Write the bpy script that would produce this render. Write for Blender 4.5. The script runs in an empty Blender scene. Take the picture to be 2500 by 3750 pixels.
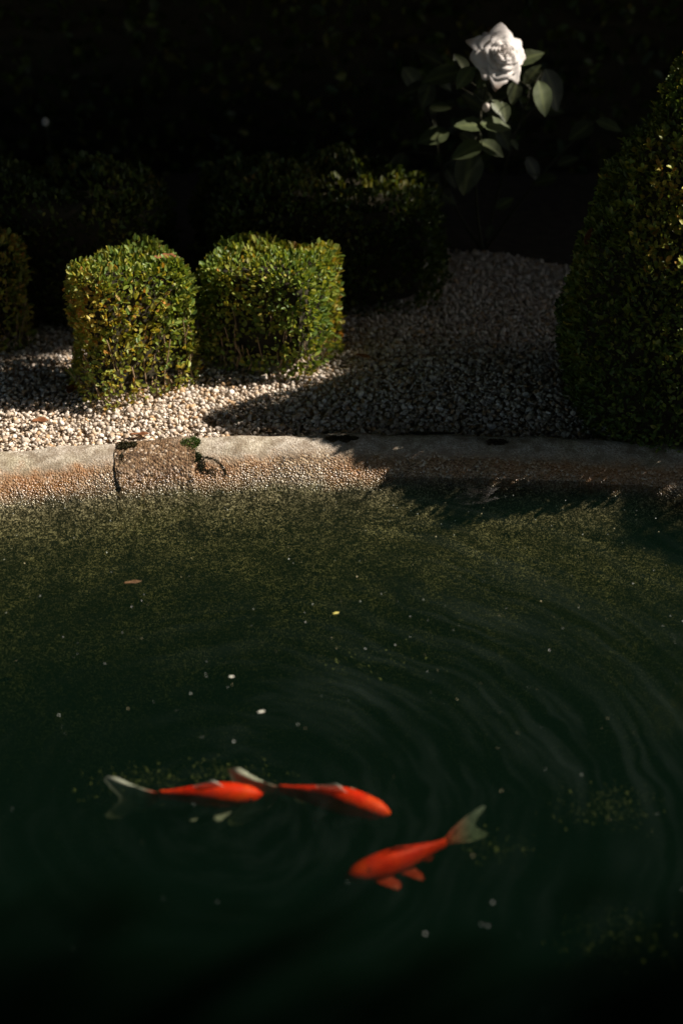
import bpy, math, random
import numpy as np
from mathutils import Vector, Matrix

# ------------------------------------------------------------------ camera, world, sun, exposure
R = math.radians
SC = bpy.context.scene
COL = SC.collection
CAMZ, PITCH, FPX = 1.6, R(30), 1875 / math.tan(R(19.8))
cam = bpy.data.cameras.new('camera')
cam.sensor_fit = 'VERTICAL'; cam.sensor_height = 36; cam.sensor_width = 24; cam.lens = 50
cam.clip_start = 0.05; cam.clip_end = 300
cam.dof.use_dof = True; cam.dof.focus_distance = 3.34; cam.dof.aperture_fstop = 1.6
camo = bpy.data.objects.new('camera', cam); COL.objects.link(camo)
camo.location = (0, 0, CAMZ); camo.rotation_euler = (R(90) - PITCH, 0, 0)
SC.camera = camo

SUN_EL, SUN_AZ = R(39.5), R(3.5)          # from the right, a little beyond the pond
HX, HY = math.cos(SUN_AZ), math.sin(SUN_AZ)
SUNV = Vector((HX * math.cos(SUN_EL), HY * math.cos(SUN_EL), math.sin(SUN_EL)))
world = bpy.data.worlds.new('World'); SC.world = world; world.use_nodes = True
wn = world.node_tree.nodes; wl = world.node_tree.links
sky = wn.new('ShaderNodeTexSky'); sky.sky_type = 'NISHITA'; sky.sun_disc = False
sky.sun_elevation = SUN_EL; sky.sun_rotation = math.atan2(SUNV.x, SUNV.y)
bg = wn['Background']; bg.inputs['Strength'].default_value = 0.05
wl.new(sky.outputs['Color'], bg.inputs['Color'])
sl = bpy.data.lights.new('sun', 'SUN'); sl.energy = 5.0; sl.angle = R(0.53); sl.color = (1.0, 0.90, 0.78)
slo = bpy.data.objects.new('sun', sl); COL.objects.link(slo)
slo.rotation_euler = SUNV.to_track_quat('Z', 'Y').to_euler(); slo.location = (4, 1, 4)
vs = SC.view_settings
vs.view_transform = 'Standard'; vs.look = 'None'; vs.exposure = 0.85; vs.gamma = 1.0; vs.use_curve_mapping = False
SC.render.engine = 'CYCLES'
SC.cycles.use_denoising = True
SC.cycles.max_bounces = 6; SC.cycles.diffuse_bounces = 3; SC.cycles.glossy_bounces = 3
SC.cycles.transparent_max_bounces = 16; SC.cycles.volume_bounces = 0
SC.cycles.caustics_reflective = False; SC.cycles.caustics_refractive = False

rng = np.random.default_rng(7); random.seed(7)

# ------------------------------------------------------------------ pixel helpers (photograph is 2500 x 3750)
def ray(px, py):
    x, y = (px - 1250) / FPX, (1875 - py) / FPX
    c, s = math.cos(PITCH), math.sin(PITCH)
    return Vector((x, c + y * s, -s + y * c))
def atz(px, py, z):
    d = ray(px, py); return Vector((0, 0, CAMZ)) + d * ((z - CAMZ) / d.z)
def aty(px, py, Y):
    d = ray(px, py); return Vector((0, 0, CAMZ)) + d * (Y / d.y)
def sun_uv(P):
    """coordinates of points across the sunlight, so that a crown can leave a gap where light comes through"""
    P = np.asarray(P, dtype=float); h = P[..., 0] * HX + P[..., 1] * HY
    return -P[..., 0] * HY + P[..., 1] * HX, P[..., 2] * math.cos(SUN_EL) - h * math.sin(SUN_EL)

# ------------------------------------------------------------------ numpy noise
def vnoise(P, scale, seed=0):
    P = np.asarray(P, dtype=float) * scale + 1000.37
    i = np.floor(P).astype(np.int64); f = P - i; f = f * f * (3 - 2 * f)
    def h(a, b, c):
        n = (a * 374761393 + b * 668265263 + c * 2147483647 + seed * 974711) & 0xFFFFFFFF
        n = ((n ^ (n >> 13)) * 1274126177) & 0xFFFFFFFF
        n = ((n ^ (n >> 16)) * 2246822519) & 0xFFFFFFFF
        return ((n ^ (n >> 15)) & 0xFFFFFF) / float(0xFFFFFF)
    out = 0
    for dx in (0, 1):
        for dy in (0, 1):
            for dz in (0, 1):
                w = (f[..., 0] if dx else 1 - f[..., 0]) * (f[..., 1] if dy else 1 - f[..., 1]) * (f[..., 2] if dz else 1 - f[..., 2])
                out = out + w * h(i[..., 0] + dx, i[..., 1] + dy, i[..., 2] + dz)
    return out * 2 - 1

# ------------------------------------------------------------------ object helpers
def link(name, me, mat=None, parent=None):
    o = bpy.data.objects.new(name, me); COL.objects.link(o)
    if mat and me and not me.materials: me.materials.append(mat)
    if parent: o.parent = parent
    return o
def tag(o, label=None, cat=None, group=None, kind=None):
    if label: o['label'] = label
    if cat: o['category'] = cat
    if group: o['group'] = group
    if kind: o['kind'] = kind
    return o
def thing(name, label, cat, loc=(0, 0, 0), group=None):
    o = bpy.data.objects.new(name, None); COL.objects.link(o); o.location = loc; o.empty_display_size = .05
    return tag(o, label, cat, group)
def npmesh(name, V, F, col=None, smooth=True):
    """V (n,3); F (m,k) one polygon size"""
    V = np.ascontiguousarray(V, dtype=np.float32); F = np.ascontiguousarray(F, dtype=np.int32)
    me = bpy.data.meshes.new(name); k = F.shape[1]
    me.vertices.add(len(V)); me.vertices.foreach_set('co', V.ravel())
    me.loops.add(F.size); me.loops.foreach_set('vertex_index', F.ravel())
    me.polygons.add(len(F))
    me.polygons.foreach_set('loop_start', np.arange(0, F.size, k, dtype=np.int32))
    me.polygons.foreach_set('loop_total', np.full(len(F), k, dtype=np.int32))
    me.update(calc_edges=True)
    if smooth: me.polygons.foreach_set('use_smooth', np.ones(len(F), dtype=bool))
    if col is not None:
        a = me.color_attributes.new('Col', 'FLOAT_COLOR', 'POINT')
        c = np.ones((len(V), 4), dtype=np.float32); c[:, :3] = col
        a.data.foreach_set('color', c.ravel())
    me.validate()
    return me
def grid_faces(nu, nv, wrap=False):
    """quads of a (nu rows x nv cols) grid"""
    i, j = np.meshgrid(np.arange(nu - 1), np.arange(nv if wrap else nv - 1), indexing='ij')
    i = i.ravel(); j = j.ravel(); j2 = (j + 1) % nv
    return np.stack([i * nv + j, i * nv + j2, (i + 1) * nv + j2, (i + 1) * nv + j], 1)
def tube(pts, rad, n=6):
    pts = np.asarray(pts, float); rad = np.broadcast_to(np.asarray(rad, float), (len(pts),))
    T = np.gradient(pts, axis=0); T /= np.linalg.norm(T, axis=1, keepdims=True) + 1e-9
    ref = np.array([0.31, 0.95, 0.05]) if abs(T[0, 2]) > .8 else np.array([0, 0, 1.])
    A = np.cross(T, ref); A /= np.linalg.norm(A, axis=1, keepdims=True) + 1e-9
    B = np.cross(T, A)
    a = np.linspace(0, 2 * np.pi, n, endpoint=False)
    V = pts[:, None] + rad[:, None, None] * (np.cos(a)[None, :, None] * A[:, None] + np.sin(a)[None, :, None] * B[:, None])
    return V.reshape(-1, 3), grid_faces(len(pts), n, True)
class Join:
    def __init__(s): s.V = []; s.F = []; s.C = []; s.n = 0
    def add(s, V, F, c=None):
        s.V.append(V); s.F.append(F + s.n); s.n += len(V)
        if c is not None: s.C.append(np.broadcast_to(c, (len(V), 3)))
    def mesh(s, name, smooth=True):
        return npmesh(name, np.concatenate(s.V), np.concatenate(s.F), np.concatenate(s.C) if s.C else None, smooth)
def bez(a, b, c, n=12):
    t = np.linspace(0, 1, n)[:, None]; a, b, c = map(np.asarray, (a, b, c))
    return (1 - t) ** 2 * a + 2 * t * (1 - t) * b + t * t * c
def unit(v): return v / (np.linalg.norm(v, axis=-1, keepdims=True) + 1e-9)

# ------------------------------------------------------------------ materials
def mat(name):
    m = bpy.data.materials.new(name); m.use_nodes = True
    nt = m.node_tree; return m, nt, nt.nodes['Principled BSDF']
def N(nt, typ, **kw):
    n = nt.nodes.new(typ)
    for k, v in kw.items():
        if hasattr(n, k): setattr(n, k, v)
        else: n.inputs[k.replace('_', ' ')].default_value = v
    return n
def ramp(nt, src, stops, interp='LINEAR'):
    r = nt.nodes.new('ShaderNodeValToRGB'); r.color_ramp.interpolation = interp
    e = r.color_ramp.elements
    while len(e) < len(stops): e.new(0.5)
    for el, (p, c) in zip(e, stops):
        el.position = p; el.color = (c, c, c, 1) if isinstance(c, (int, float)) else (*c, 1)
    nt.links.new(src, r.inputs[0]); return r.outputs[0]
def mix(nt, f, a, b, blend='MIX'):
    n = nt.nodes.new('ShaderNodeMix'); n.data_type = 'RGBA'; n.blend_type = blend
    for sock, v in ((n.inputs[0], f), (n.inputs[6], a), (n.inputs[7], b)):
        if hasattr(v, 'node'): nt.links.new(v, sock)
        else: sock.default_value = v if isinstance(v, (int, float)) else (*v, 1)
    return n.outputs[2]
def mth(nt, op, a, b=0.0, c=0.0, clamp=False):
    n = nt.nodes.new('ShaderNodeMath'); n.operation = op; n.use_clamp = clamp
    for s, v in zip(n.inputs, (a, b, c)):
        if hasattr(v, 'node'): nt.links.new(v, s)
        else: s.default_value = v
    return n.outputs[0]
def objco(nt):
    return nt.nodes.new('ShaderNodeTexCoord').outputs['Object']
def noise(nt, co, scale, detail=4, rough=.55, dist=0):
    n = N(nt, 'ShaderNodeTexNoise'); n.inputs['Scale'].default_value = scale; n.inputs['Detail'].default_value = detail
    n.inputs['Roughness'].default_value = rough; n.inputs['Distortion'].default_value = dist
    nt.links.new(co, n.inputs['Vector']); return n.outputs[0]
def bump(nt, h, strength, dist, bsdf):
    b = N(nt, 'ShaderNodeBump'); b.inputs['Strength'].default_value = strength; b.inputs['Distance'].default_value = dist
    nt.links.new(h, b.inputs['Height']); nt.links.new(b.outputs[0], bsdf.inputs['Normal'])

def leaf_material(name, trans=.35, rough=.45, coat=.0):
    m, nt, p = mat(name)
    a = N(nt, 'ShaderNodeAttribute', attribute_name='Col')
    nt.links.new(a.outputs['Color'], p.inputs['Base Color'])
    p.inputs['Roughness'].default_value = rough; p.inputs['Specular IOR Level'].default_value = .35
    t = N(nt, 'ShaderNodeBsdfTranslucent')
    nt.links.new(mix(nt, 1.0, a.outputs['Color'], (1.25, 1.1, .45), 'MULTIPLY'), t.inputs['Color'])
    mx = N(nt, 'ShaderNodeMixShader'); mx.inputs[0].default_value = trans
    nt.links.new(p.outputs[0], mx.inputs[1]); nt.links.new(t.outputs[0], mx.inputs[2])
    nt.links.new(mx.outputs[0], nt.nodes['Material Output'].inputs['Surface'])
    return m
M_LEAF = leaf_material('box leaf')
M_TREELEAF = leaf_material('tree leaf', .12)
M_ROSELEAF = leaf_material('rose leaf', .25, .5)

def plain(name, c, rough=.8, noise_scale=None, c2=None, spec=.3, bump_d=0):
    m, nt, p = mat(name); p.inputs['Base Color'].default_value = (*c, 1)
    p.inputs['Roughness'].default_value = rough; p.inputs['Specular IOR Level'].default_value = spec
    if noise_scale:
        n = noise(nt, objco(nt), noise_scale)
        nt.links.new(ramp(nt, n, [(.35, c), (.65, c2 or c)]), p.inputs['Base Color'])
        if bump_d: bump(nt, n, .6, bump_d, p)
    return m
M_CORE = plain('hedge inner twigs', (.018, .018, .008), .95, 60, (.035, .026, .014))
M_TWIG = plain('twig bark', (.20, .13, .07), .9, 90, (.32, .23, .14))
M_BARK = plain('tree bark', (.07, .055, .04), .95, 14, (.13, .1, .075), bump_d=.02)
M_DUST = plain('sandy grit', (.28, .23, .17), .95, 60, (.38, .32, .25), bump_d=.004)
M_SOIL = plain('dark soil', (.03, .022, .015), .95, 25, (.055, .04, .026), bump_d=.015)
M_STEM = plain('rose stem', (.025, .03, .013), .7, 40, (.035, .03, .015))
M_DEAD = plain('dead leaf', (.16, .06, .025), .7, 70, (.26, .11, .045))
M_WETLEAF = plain('wet brown leaf', (.10, .055, .028), .5, 70, (.17, .10, .05))
M_YELLOWLEAF = plain('yellow fallen leaf', (.55, .5, .12), .5, 120, (.65, .58, .2))
M_FLECK = plain('pale floating fleck', (.6, .62, .55), .6, 200, (.75, .72, .6))

# vertex-coloured stone
M_STONE, nt, p = mat('gravel stone')
a = N(nt, 'ShaderNodeAttribute', attribute_name='Col')
n = noise(nt, objco(nt), 160, 5)
nt.links.new(mix(nt, .55, a.outputs['Color'], ramp(nt, n, [(.25, (.35, .3, .25)), (.6, (1, 1, 1))]), 'MULTIPLY'), p.inputs['Base Color'])
p.inputs['Roughness'].default_value = .75; p.inputs['Specular IOR Level'].default_value = .25
bump(nt, n, .5, .003, p)

# pond wall: pale concrete above, brown and orange at the waterline, olive algae below
def wall_material(name, rough_block=False):
    m, nt, p = mat(name); co = objco(nt); L = nt.links
    sep = N(nt, 'ShaderNodeSeparateXYZ'); L.new(co, sep.inputs[0])
    z = sep.outputs['Z']
    vor = N(nt, 'ShaderNodeTexVoronoi'); vor.inputs['Scale'].default_value = 210 if not rough_block else 170; L.new(co, vor.inputs['Vector'])
    vor2 = N(nt, 'ShaderNodeTexVoronoi'); vor2.inputs['Scale'].default_value = 380; L.new(co, vor2.inputs['Vector'])
    big = noise(nt, co, 6, 4); mid = noise(nt, co, 30, 4); fine = noise(nt, co, 420, 3)
    sepc = N(nt, 'ShaderNodeSeparateColor'); L.new(vor.outputs['Color'], sepc.inputs[0])
    sepd = N(nt, 'ShaderNodeSeparateColor'); L.new(vor2.outputs['Color'], sepd.inputs[0])
    conc = ramp(nt, sepd.outputs[0], [(0, (.22, .18, .14)), (.3, (.38, .33, .265)), (.75, (.50, .45, .38)), (1, (.66, .61, .54))])
    conc = mix(nt, ramp(nt, mid, [(.42, 0), (.64, .85)]), conc, (.19, .145, .10))
    conc = mix(nt, ramp(nt, big, [(.45, 0), (.68, .55)]), conc, (.62, .62, .36), 'MULTIPLY') if not rough_block else conc
    brown = ramp(nt, sepc.outputs[0], [(0, (.04, .028, .015)), (.3, (.13, .085, .042)), (.6, (.24, .16, .085)), (.85, (.38, .29, .18)), (1, (.66, .60, .50))])
    brown = mix(nt, ramp(nt, big, [(.38, .15), (.58, 1)]), brown, mix(nt, .62 if not rough_block else .15, brown, (.30, .125, .035)))
    mp = N(nt, 'ShaderNodeMapping'); mp.inputs['Scale'].default_value = (.5, 1, 1); L.new(co, mp.inputs['Vector'])
    strk = mth(nt, 'ADD', mth(nt, 'MULTIPLY', noise(nt, mp.outputs[0], 150, 5, .7, .6), .7), mth(nt, 'MULTIPLY', sepd.outputs[1], .3))
    if rough_block: brown = mix(nt, 1.0, brown, (.72, .66, .62), 'MULTIPLY')
    algae = ramp(nt, strk, [(.34, (.016, .015, .010)), (.47, (.062, .054, .033)), (.56, (.185, .155, .095)), (.70, (.62, .54, .38))])
    algae = mix(nt, ramp(nt, noise(nt, co, 9, 5, .65), [(.40, .85), (.58, 0)]), algae, mix(nt, .7, algae, (.022, .022, .012)))
    zj = mth(nt, 'ADD', z, mth(nt, 'MULTIPLY', mth(nt, 'SUBTRACT', mid, .5), .05))
    zj = mth(nt, 'ADD', zj, mth(nt, 'MULTIPLY', mth(nt, 'SUBTRACT', big, .5), .03))
    up = .075 if rough_block else .040
    f1 = N(nt, 'ShaderNodeMapRange'); L.new(zj, f1.inputs[0]); f1.inputs[1].default_value = up - .012; f1.inputs[2].default_value = up + .008
    f2 = N(nt, 'ShaderNodeMapRange'); L.new(zj, f2.inputs[0]); f2.inputs[1].default_value = -.022; f2.inputs[2].default_value = .012
    c = mix(nt, f2.outputs[0], algae, brown); c = mix(nt, f1.outputs[0], c, conc)
    L.new(c, p.inputs['Base Color'])
    wet = N(nt, 'ShaderNodeMapRange'); L.new(zj, wet.inputs[0]); wet.inputs[1].default_value = .012; wet.inputs[2].default_value = .034
    wet.inputs[3].default_value = .22; wet.inputs[4].default_value = .85; L.new(wet.outputs[0], p.inputs['Roughness'])
    hgt = mth(nt, 'ADD', mth(nt, 'MULTIPLY', vor.outputs['Distance'], -1.0), mth(nt, 'MULTIPLY', fine, .3))
    bs = N(nt, 'ShaderNodeMapRange'); L.new(zj, bs.inputs[0]); bs.inputs[1].default_value = .02; bs.inputs[2].default_value = .05
    bs.inputs[3].default_value = 1.0; bs.inputs[4].default_value = .35 if not rough_block else .9
    wz = N(nt, 'ShaderNodeMapRange'); L.new(zj, wz.inputs[0]); wz.inputs[1].default_value = -.035; wz.inputs[2].default_value = -.005; wz.inputs[3].default_value = .25; wz.inputs[4].default_value = 1
    b = N(nt, 'ShaderNodeBump'); b.inputs['Distance'].default_value = .0035
    L.new(mth(nt, 'MULTIPLY', bs.outputs[0], wz.outputs[0]), b.inputs['Strength']); L.new(hgt, b.inputs['Height']); L.new(b.outputs[0], p.inputs['Normal'])
    return m
M_WALL = wall_material('pond concrete'); M_BLOCK = wall_material('exposed aggregate block', True)
M_FLOOR = plain('pond silt', (.02, .024, .014), .95, 9, (.04, .042, .022))

# water: clear surface with a Fresnel reflection and a faint film, green body
M_WATER, nt, p = mat('pond water'); L = nt.links
nt.nodes.remove(p); out = nt.nodes['Material Output']
co = objco(nt)
lw = N(nt, 'ShaderNodeLayerWeight'); lw.inputs['Blend'].default_value = .5
fres = mth(nt, 'ADD', mth(nt, 'MULTIPLY', mth(nt, 'POWER', lw.outputs['Facing'], 5.0), .98), .02)
gl = N(nt, 'ShaderNodeBsdfGlossy'); gl.inputs['Roughness'].default_value = .03
tr = N(nt, 'ShaderNodeBsdfTransparent')
rp = noise(nt, co, 7, 2); rb = N(nt, 'ShaderNodeBump'); rb.inputs['Strength'].default_value = .25; rb.inputs['Distance'].default_value = .01
L.new(rp, rb.inputs['Height']); L.new(rb.outputs[0], gl.inputs['Normal'])
ms = N(nt, 'ShaderNodeMixShader'); L.new(fres, ms.inputs[0]); L.new(tr.outputs[0], ms.inputs[1]); L.new(gl.outputs[0], ms.inputs[2])
# film drawn out into arcs about a slow eddy
eddy = atz(820, 2960, 0)
sub = N(nt, 'ShaderNodeVectorMath', operation='SUBTRACT'); L.new(co, sub.inputs[0]); sub.inputs[1].default_value = eddy
sx = N(nt, 'ShaderNodeSeparateXYZ'); L.new(sub.outputs[0], sx.inputs[0])
rr = N(nt, 'ShaderNodeVectorMath', operation='LENGTH'); L.new(sub.outputs[0], rr.inputs[0])
ang = mth(nt, 'ARCTAN2', sx.outputs[1], sx.outputs[0])
warp = mth(nt, 'MULTIPLY', mth(nt, 'SUBTRACT', noise(nt, co, 3.5, 3), .5), .13)
cv = N(nt, 'ShaderNodeCombineXYZ')
L.new(mth(nt, 'MULTIPLY', mth(nt, 'ADD', rr.outputs['Value'], warp), 19.0), cv.inputs[0]); L.new(mth(nt, 'MULTIPLY', ang, .9), cv.inputs[1])
arcs = ramp(nt, noise(nt, cv.outputs[0], 1.7, 4, .6), [(.44, 0), (.80, 1)])
fd = N(nt, 'ShaderNodeVectorMath', operation='DISTANCE'); L.new(co, fd.inputs[0]); fd.inputs[1].default_value = atz(1850, 2450, 0)
patch = mth(nt, 'MULTIPLY', ramp(nt, noise(nt, co, 2.2, 3), [(.30, 0), (.6, 1)]), ramp(nt, fd.outputs['Value'], [(.15, 1), (.75, .16)]))
film = mth(nt, 'MULTIPLY', mth(nt, 'MULTIPLY', arcs, patch), .023)
df = N(nt, 'ShaderNodeBsdfDiffuse'); df.inputs['Color'].default_value = (.42, .55, .50, 1)
ms2 = N(nt, 'ShaderNodeMixShader'); L.new(film, ms2.inputs[0]); L.new(ms.outputs[0], ms2.inputs[1]); L.new(df.outputs[0], ms2.inputs[2])
L.new(ms2.outputs[0], out.inputs['Surface'])
va = N(nt, 'ShaderNodeVolumeAbsorption'); va.inputs['Color'].default_value = (.44, .48, .30, 1); va.inputs['Density'].default_value = 9.5
vsn = N(nt, 'ShaderNodeVolumeScatter'); vsn.inputs['Color'].default_value = (.30, .95, .74, 1); vsn.inputs['Density'].default_value = .112
vadd = N(nt, 'ShaderNodeAddShader'); L.new(va.outputs[0], vadd.inputs[0]); L.new(vsn.outputs[0], vadd.inputs[1])
L.new(vadd.outputs[0], out.inputs['Volume'])

# ------------------------------------------------------------------ pond shape
PA, PB, PCX, PCY = 2.45, 1.40, 0.10, 1.538
def pond(phi, s):
    """point at angle phi (0 = far end), s metres outside the waterline"""
    x, y = PA * np.sin(phi), PB * np.cos(phi)
    nx, ny = np.sin(phi) / PA, np.cos(phi) / PB
    l = np.hypot(nx, ny)
    return PCX + x + s * nx / l, PCY + y + s * ny / l
def phi_of_x(x): return math.asin((x - PCX) / PA)
def phis(a, b, fine=.0017, coarse=.05):
    out = [a]
    while out[-1] < b - 1e-6:
        st = fine if -.46 < out[-1] < .46 else coarse
        out.append(min(out[-1] + st, b))
    return np.array(out)
RIM = np.array([(-.13, -.17), (-.105, -.118), (-.088, -.093),(-.055, -.062), (-.03, -.034), (-.012, -.012), (.003, .006), (.016, .022), (.034, .038),
                (.056, .050), (.08, .058), (.10, .060), (.113, .057), (.121, .046), (.125, .025), (.126, -.06)])
def resample(P, step):
    d = np.r_[0, np.cumsum(np.linalg.norm(np.diff(P, axis=0), axis=1))]
    k = max(int(d[-1] / step), 8); t = np.linspace(0, d[-1], k)
    # smooth the polyline a little
    S = np.stack([np.interp(t, d, P[:, i]) for i in (0, 1)], 1)
    for _ in range(6): S[1:-1] = .25 * S[:-2] + .5 * S[1:-1] + .25 * S[2:]
    return S
def sweep(name, prof, a, b, amp, grain, parent, material, step=.0042, ends=False, bulge=0, top=0):
    S = resample(prof, step); ph = phis(a, b)
    s = S[None, :, 0] + 0 * ph[:, None]; z = S[None, :, 1] + 0 * ph[:, None]
    X, Y = pond(ph[:, None], s); V = np.stack([X, Y, z], -1)
    dS = np.gradient(S, axis=0); nrm = unit(np.stack([-dS[:, 1], dS[:, 0]], 1))
    lower = np.clip((.052 - S[:, 1]) / .04, .22, 1) * np.clip((S[:, 1] + .05) / .04, .35, 1)
    d = amp * vnoise(V, 14, 3) + grain * lower[None] * (vnoise(V, 120, 5) + .6 * vnoise(V, 240, 9))
    if bulge: d = d + bulge * np.clip((S[None, :, 1] + .05) / .05, 0, 1)
    # rounded ends at joints
    if ends:
        x = X[:, [0]]; w = .007
        e = np.minimum(np.abs(ph - a), np.abs(ph - b))[:, None] * PA
        e = e + .009 * vnoise(V, 30, 8); d = d - np.clip((S[None, :, 1] + .03) / .03, 0, 1) * .007 * np.clip(1 - e / w, 0, 1) ** 2
    s2 = s + nrm[None, :, 0] * d; z2 = z + nrm[None, :, 1] * d
    X, Y = pond(ph[:, None], s2)
    V = np.stack([X, Y, z2], -1).reshape(-1, 3)
    nu, nv = len(ph), len(S)
    F = grid_faces(nu, nv)
    return link(name, npmesh(name, V, F), material, parent)

rim = thing('pond_rim', 'low rounded concrete pond rim, pale on top and brown along the waterline', 'pond rim', (PCX, PCY + PB, 0))
rim_inv = Matrix.Translation(-rim.location)
def under(o, par):
    o.parent = par; o.matrix_parent_inverse = Matrix.Translation(-par.location); return o
xl, xr = -.522, -.338
sec = [sweep('rim_section', RIM, -math.pi * .5, phi_of_x(xl) + .004, .004, .0011, rim, M_WALL, ends=True),
       sweep('rim_section', RIM, phi_of_x(xr) - .004, math.pi * .5, .004, .0011, rim, M_WALL, ends=True),
       sweep('rim_section', RIM, math.pi * .5 + .002, math.pi * 1.5 - .002, .004, .002, rim, M_WALL, step=.02)]
for o in sec: under(o, rim)
blk = under(sweep('patched_block', RIM + np.array([(0, .0)]), phi_of_x(xl), phi_of_x(xr), 0.005, .0028, rim, M_BLOCK, ends=True, bulge=.004), rim)
blk['label'] = 'rough brown block of exposed pebbles set into the rim'

# basin under water
BAS = np.array([(.05, -.06), (-.04, -.068), (-.11, -.108), (-.24, -.165), (-.40, -.24), (-.6, -.37), (-.85, -.56), (-1.1, -.72)])
basin = sweep('pond_basin', BAS, -math.pi * .5, math.pi * .5, .006, .0010, None, M_WALL, step=.006)
basin2 = sweep('pond_basin', BAS, math.pi * .5, math.pi * 1.5, .006, .003, None, M_WALL, step=.03)
tag(basin, kind='structure'); tag(basin2, kind='structure')
V = [(PCX - 2.3, PCY - 1.5, -.74), (PCX + 2.3, PCY - 1.5, -.74), (PCX + 2.3, PCY + 1.5, -.74), (PCX - 2.3, PCY + 1.5, -.74)]
tag(link('pond_floor', npmesh('pond_floor', V, [[0, 1, 2, 3]]), M_FLOOR), kind='structure')

# water body (closed, its side hidden inside the rim)
ph = np.linspace(0, 2 * np.pi, 160, endpoint=False); X, Y = pond(ph, .06)
top = np.stack([X, Y, 0 * X], 1); bot = top.copy(); bot[:, 2] = -.70
me = bpy.data.meshes.new('water'); n = 160
me.from_pydata(np.concatenate([top, bot]).tolist(), [], [list(range(n))[::-1], list(range(n, 2 * n))] + [[i, (i + 1) % n, n + (i + 1) % n, n + i] for i in range(n)])
me.update(); tag(link('water', me, M_WATER), kind='structure')

# ground with the pond left open
ph = np.linspace(0, 2 * np.pi, 200, endpoint=False)
rows = []
for s in (.10, .3, .8, 2, 5, 12, 30, 80):
    X, Y = pond(ph, s); rows.append(np.stack([X, Y, 0 * X + (.012 if s < .2 else .018)], 1))
V = np.concatenate(rows); V[:, 2] += .004 * vnoise(V, 3, 2)
tag(link('ground', npmesh('ground', V, grid_faces(8, 200, True)), M_DUST), kind='structure')
bx, by = np.meshgrid(np.linspace(-5, 5, 80), np.linspace(0, 1, 14), indexing='ij'); by = (4.27 + .12 * np.sin(bx * 5)) * (1 - by) + 5.4 * by
bz = .03 + .012 * vnoise(np.stack([bx, by, 0 * bx], -1), 6, 12)
tag(link('planting_bed', npmesh('planting_bed', np.stack([bx, by, bz], -1).reshape(-1, 3), grid_faces(80, 14)), M_SOIL), kind='structure')

# ------------------------------------------------------------------ gravel
def ico(sub):
    t = (1 + 5 ** .5) / 2
    v = [(-1, t, 0), (1, t, 0), (-1, -t, 0), (1, -t, 0), (0, -1, t), (0, 1, t), (0, -1, -t), (0, 1, -t), (t, 0, -1), (t, 0, 1), (-t, 0, -1), (-t, 0, 1)]
    f = [(0, 11, 5), (0, 5, 1), (0, 1, 7), (0, 7, 10), (0, 10, 11), (1, 5, 9), (5, 11, 4), (11, 10, 2), (10, 7, 6), (7, 1, 8), (3, 9, 4), (3, 4, 2), (3, 2, 6), (3, 6, 8), (3, 8, 9), (4, 9, 5), (2, 4, 11), (6, 2, 10), (8, 6, 7), (9, 8, 1)]
    v = [Vector(x).normalized() for x in v]
    for _ in range(sub):
        cache = {}; nf = []
        def midp(a, b):
            k = (min(a, b), max(a, b))
            if k not in cache: cache[k] = len(v); v.append(((v[a] + v[b]) / 2).normalized())
            return cache[k]
        for a, b, c in f:
            ab, bc, ca = midp(a, b), midp(b, c), midp(c, a)
            nf += [(a, ab, ca), (b, bc, ab), (c, ca, bc), (ab, bc, ca)]
        f = nf
    return np.array([tuple(x) for x in v]), np.array(f)
def rotm(k):
    q = rng.normal(size=(k, 4)); q /= np.linalg.norm(q, axis=1, keepdims=True); w, x, y, z = q.T
    return np.stack([np.stack([1 - 2 * (y * y + z * z), 2 * (x * y - z * w), 2 * (x * z + y * w)], -1),
                     np.stack([2 * (x * y + z * w), 1 - 2 * (x * x + z * z), 2 * (y * z - x * w)], -1),
                     np.stack([2 * (x * z - y * w), 2 * (y * z + x * w), 1 - 2 * (x * x + y * y)], -1)], -2)
def stones(P, size, name, cols, sub=1, flat=.75):
    bv, bf = ico(sub); J = Join(); k = len(P); var = 10
    for i in range(var):
        idx = np.arange(i, k, var)
        if not len(idx): continue
        d = bv * (1 + .28 * vnoise(bv, 1.1, i + 20)[:, None])
        # crushed look: flatten a few random facets
        for _ in range(5):
            nrm = unit(rng.normal(size=3)); h = rng.uniform(.55, .85); ov = np.clip(d @ nrm - h, 0, None); d = d - ov[:, None] * nrm * .9
        sc = size[idx][:, None] * rng.uniform(.65, 1.15, (len(idx), 3)); sc[:, 2] *= flat
        V = np.einsum('kij,kvj->kvi', rotm(len(idx)), d[None] * sc[:, None]) * np.array([1, 1, .85]) + P[idx][:, None]
        F = (np.arange(len(idx))[:, None, None] * len(bv) + bf[None]).reshape(-1, 3)
        C = np.repeat(cols[idx], len(bv), 0)
        J.V.append(V.reshape(-1, 3)); J.F.append(F + J.n); J.n += V.shape[0] * V.shape[1]; J.C.append(C)
    return J.mesh(name, True)
sp = .0122
gx, gy = np.meshgrid(np.arange(-1.6, 1.6, sp), np.arange(2.4, 4.5, sp)); gp = np.stack([gx.ravel(), gy.ravel()], 1)
gp = np.concatenate([gp, gp + sp * .5]); lay = np.r_[np.zeros(len(gp) // 2), np.ones(len(gp) // 2)]
gp = gp + rng.normal(0, sp * .28, gp.shape)
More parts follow.
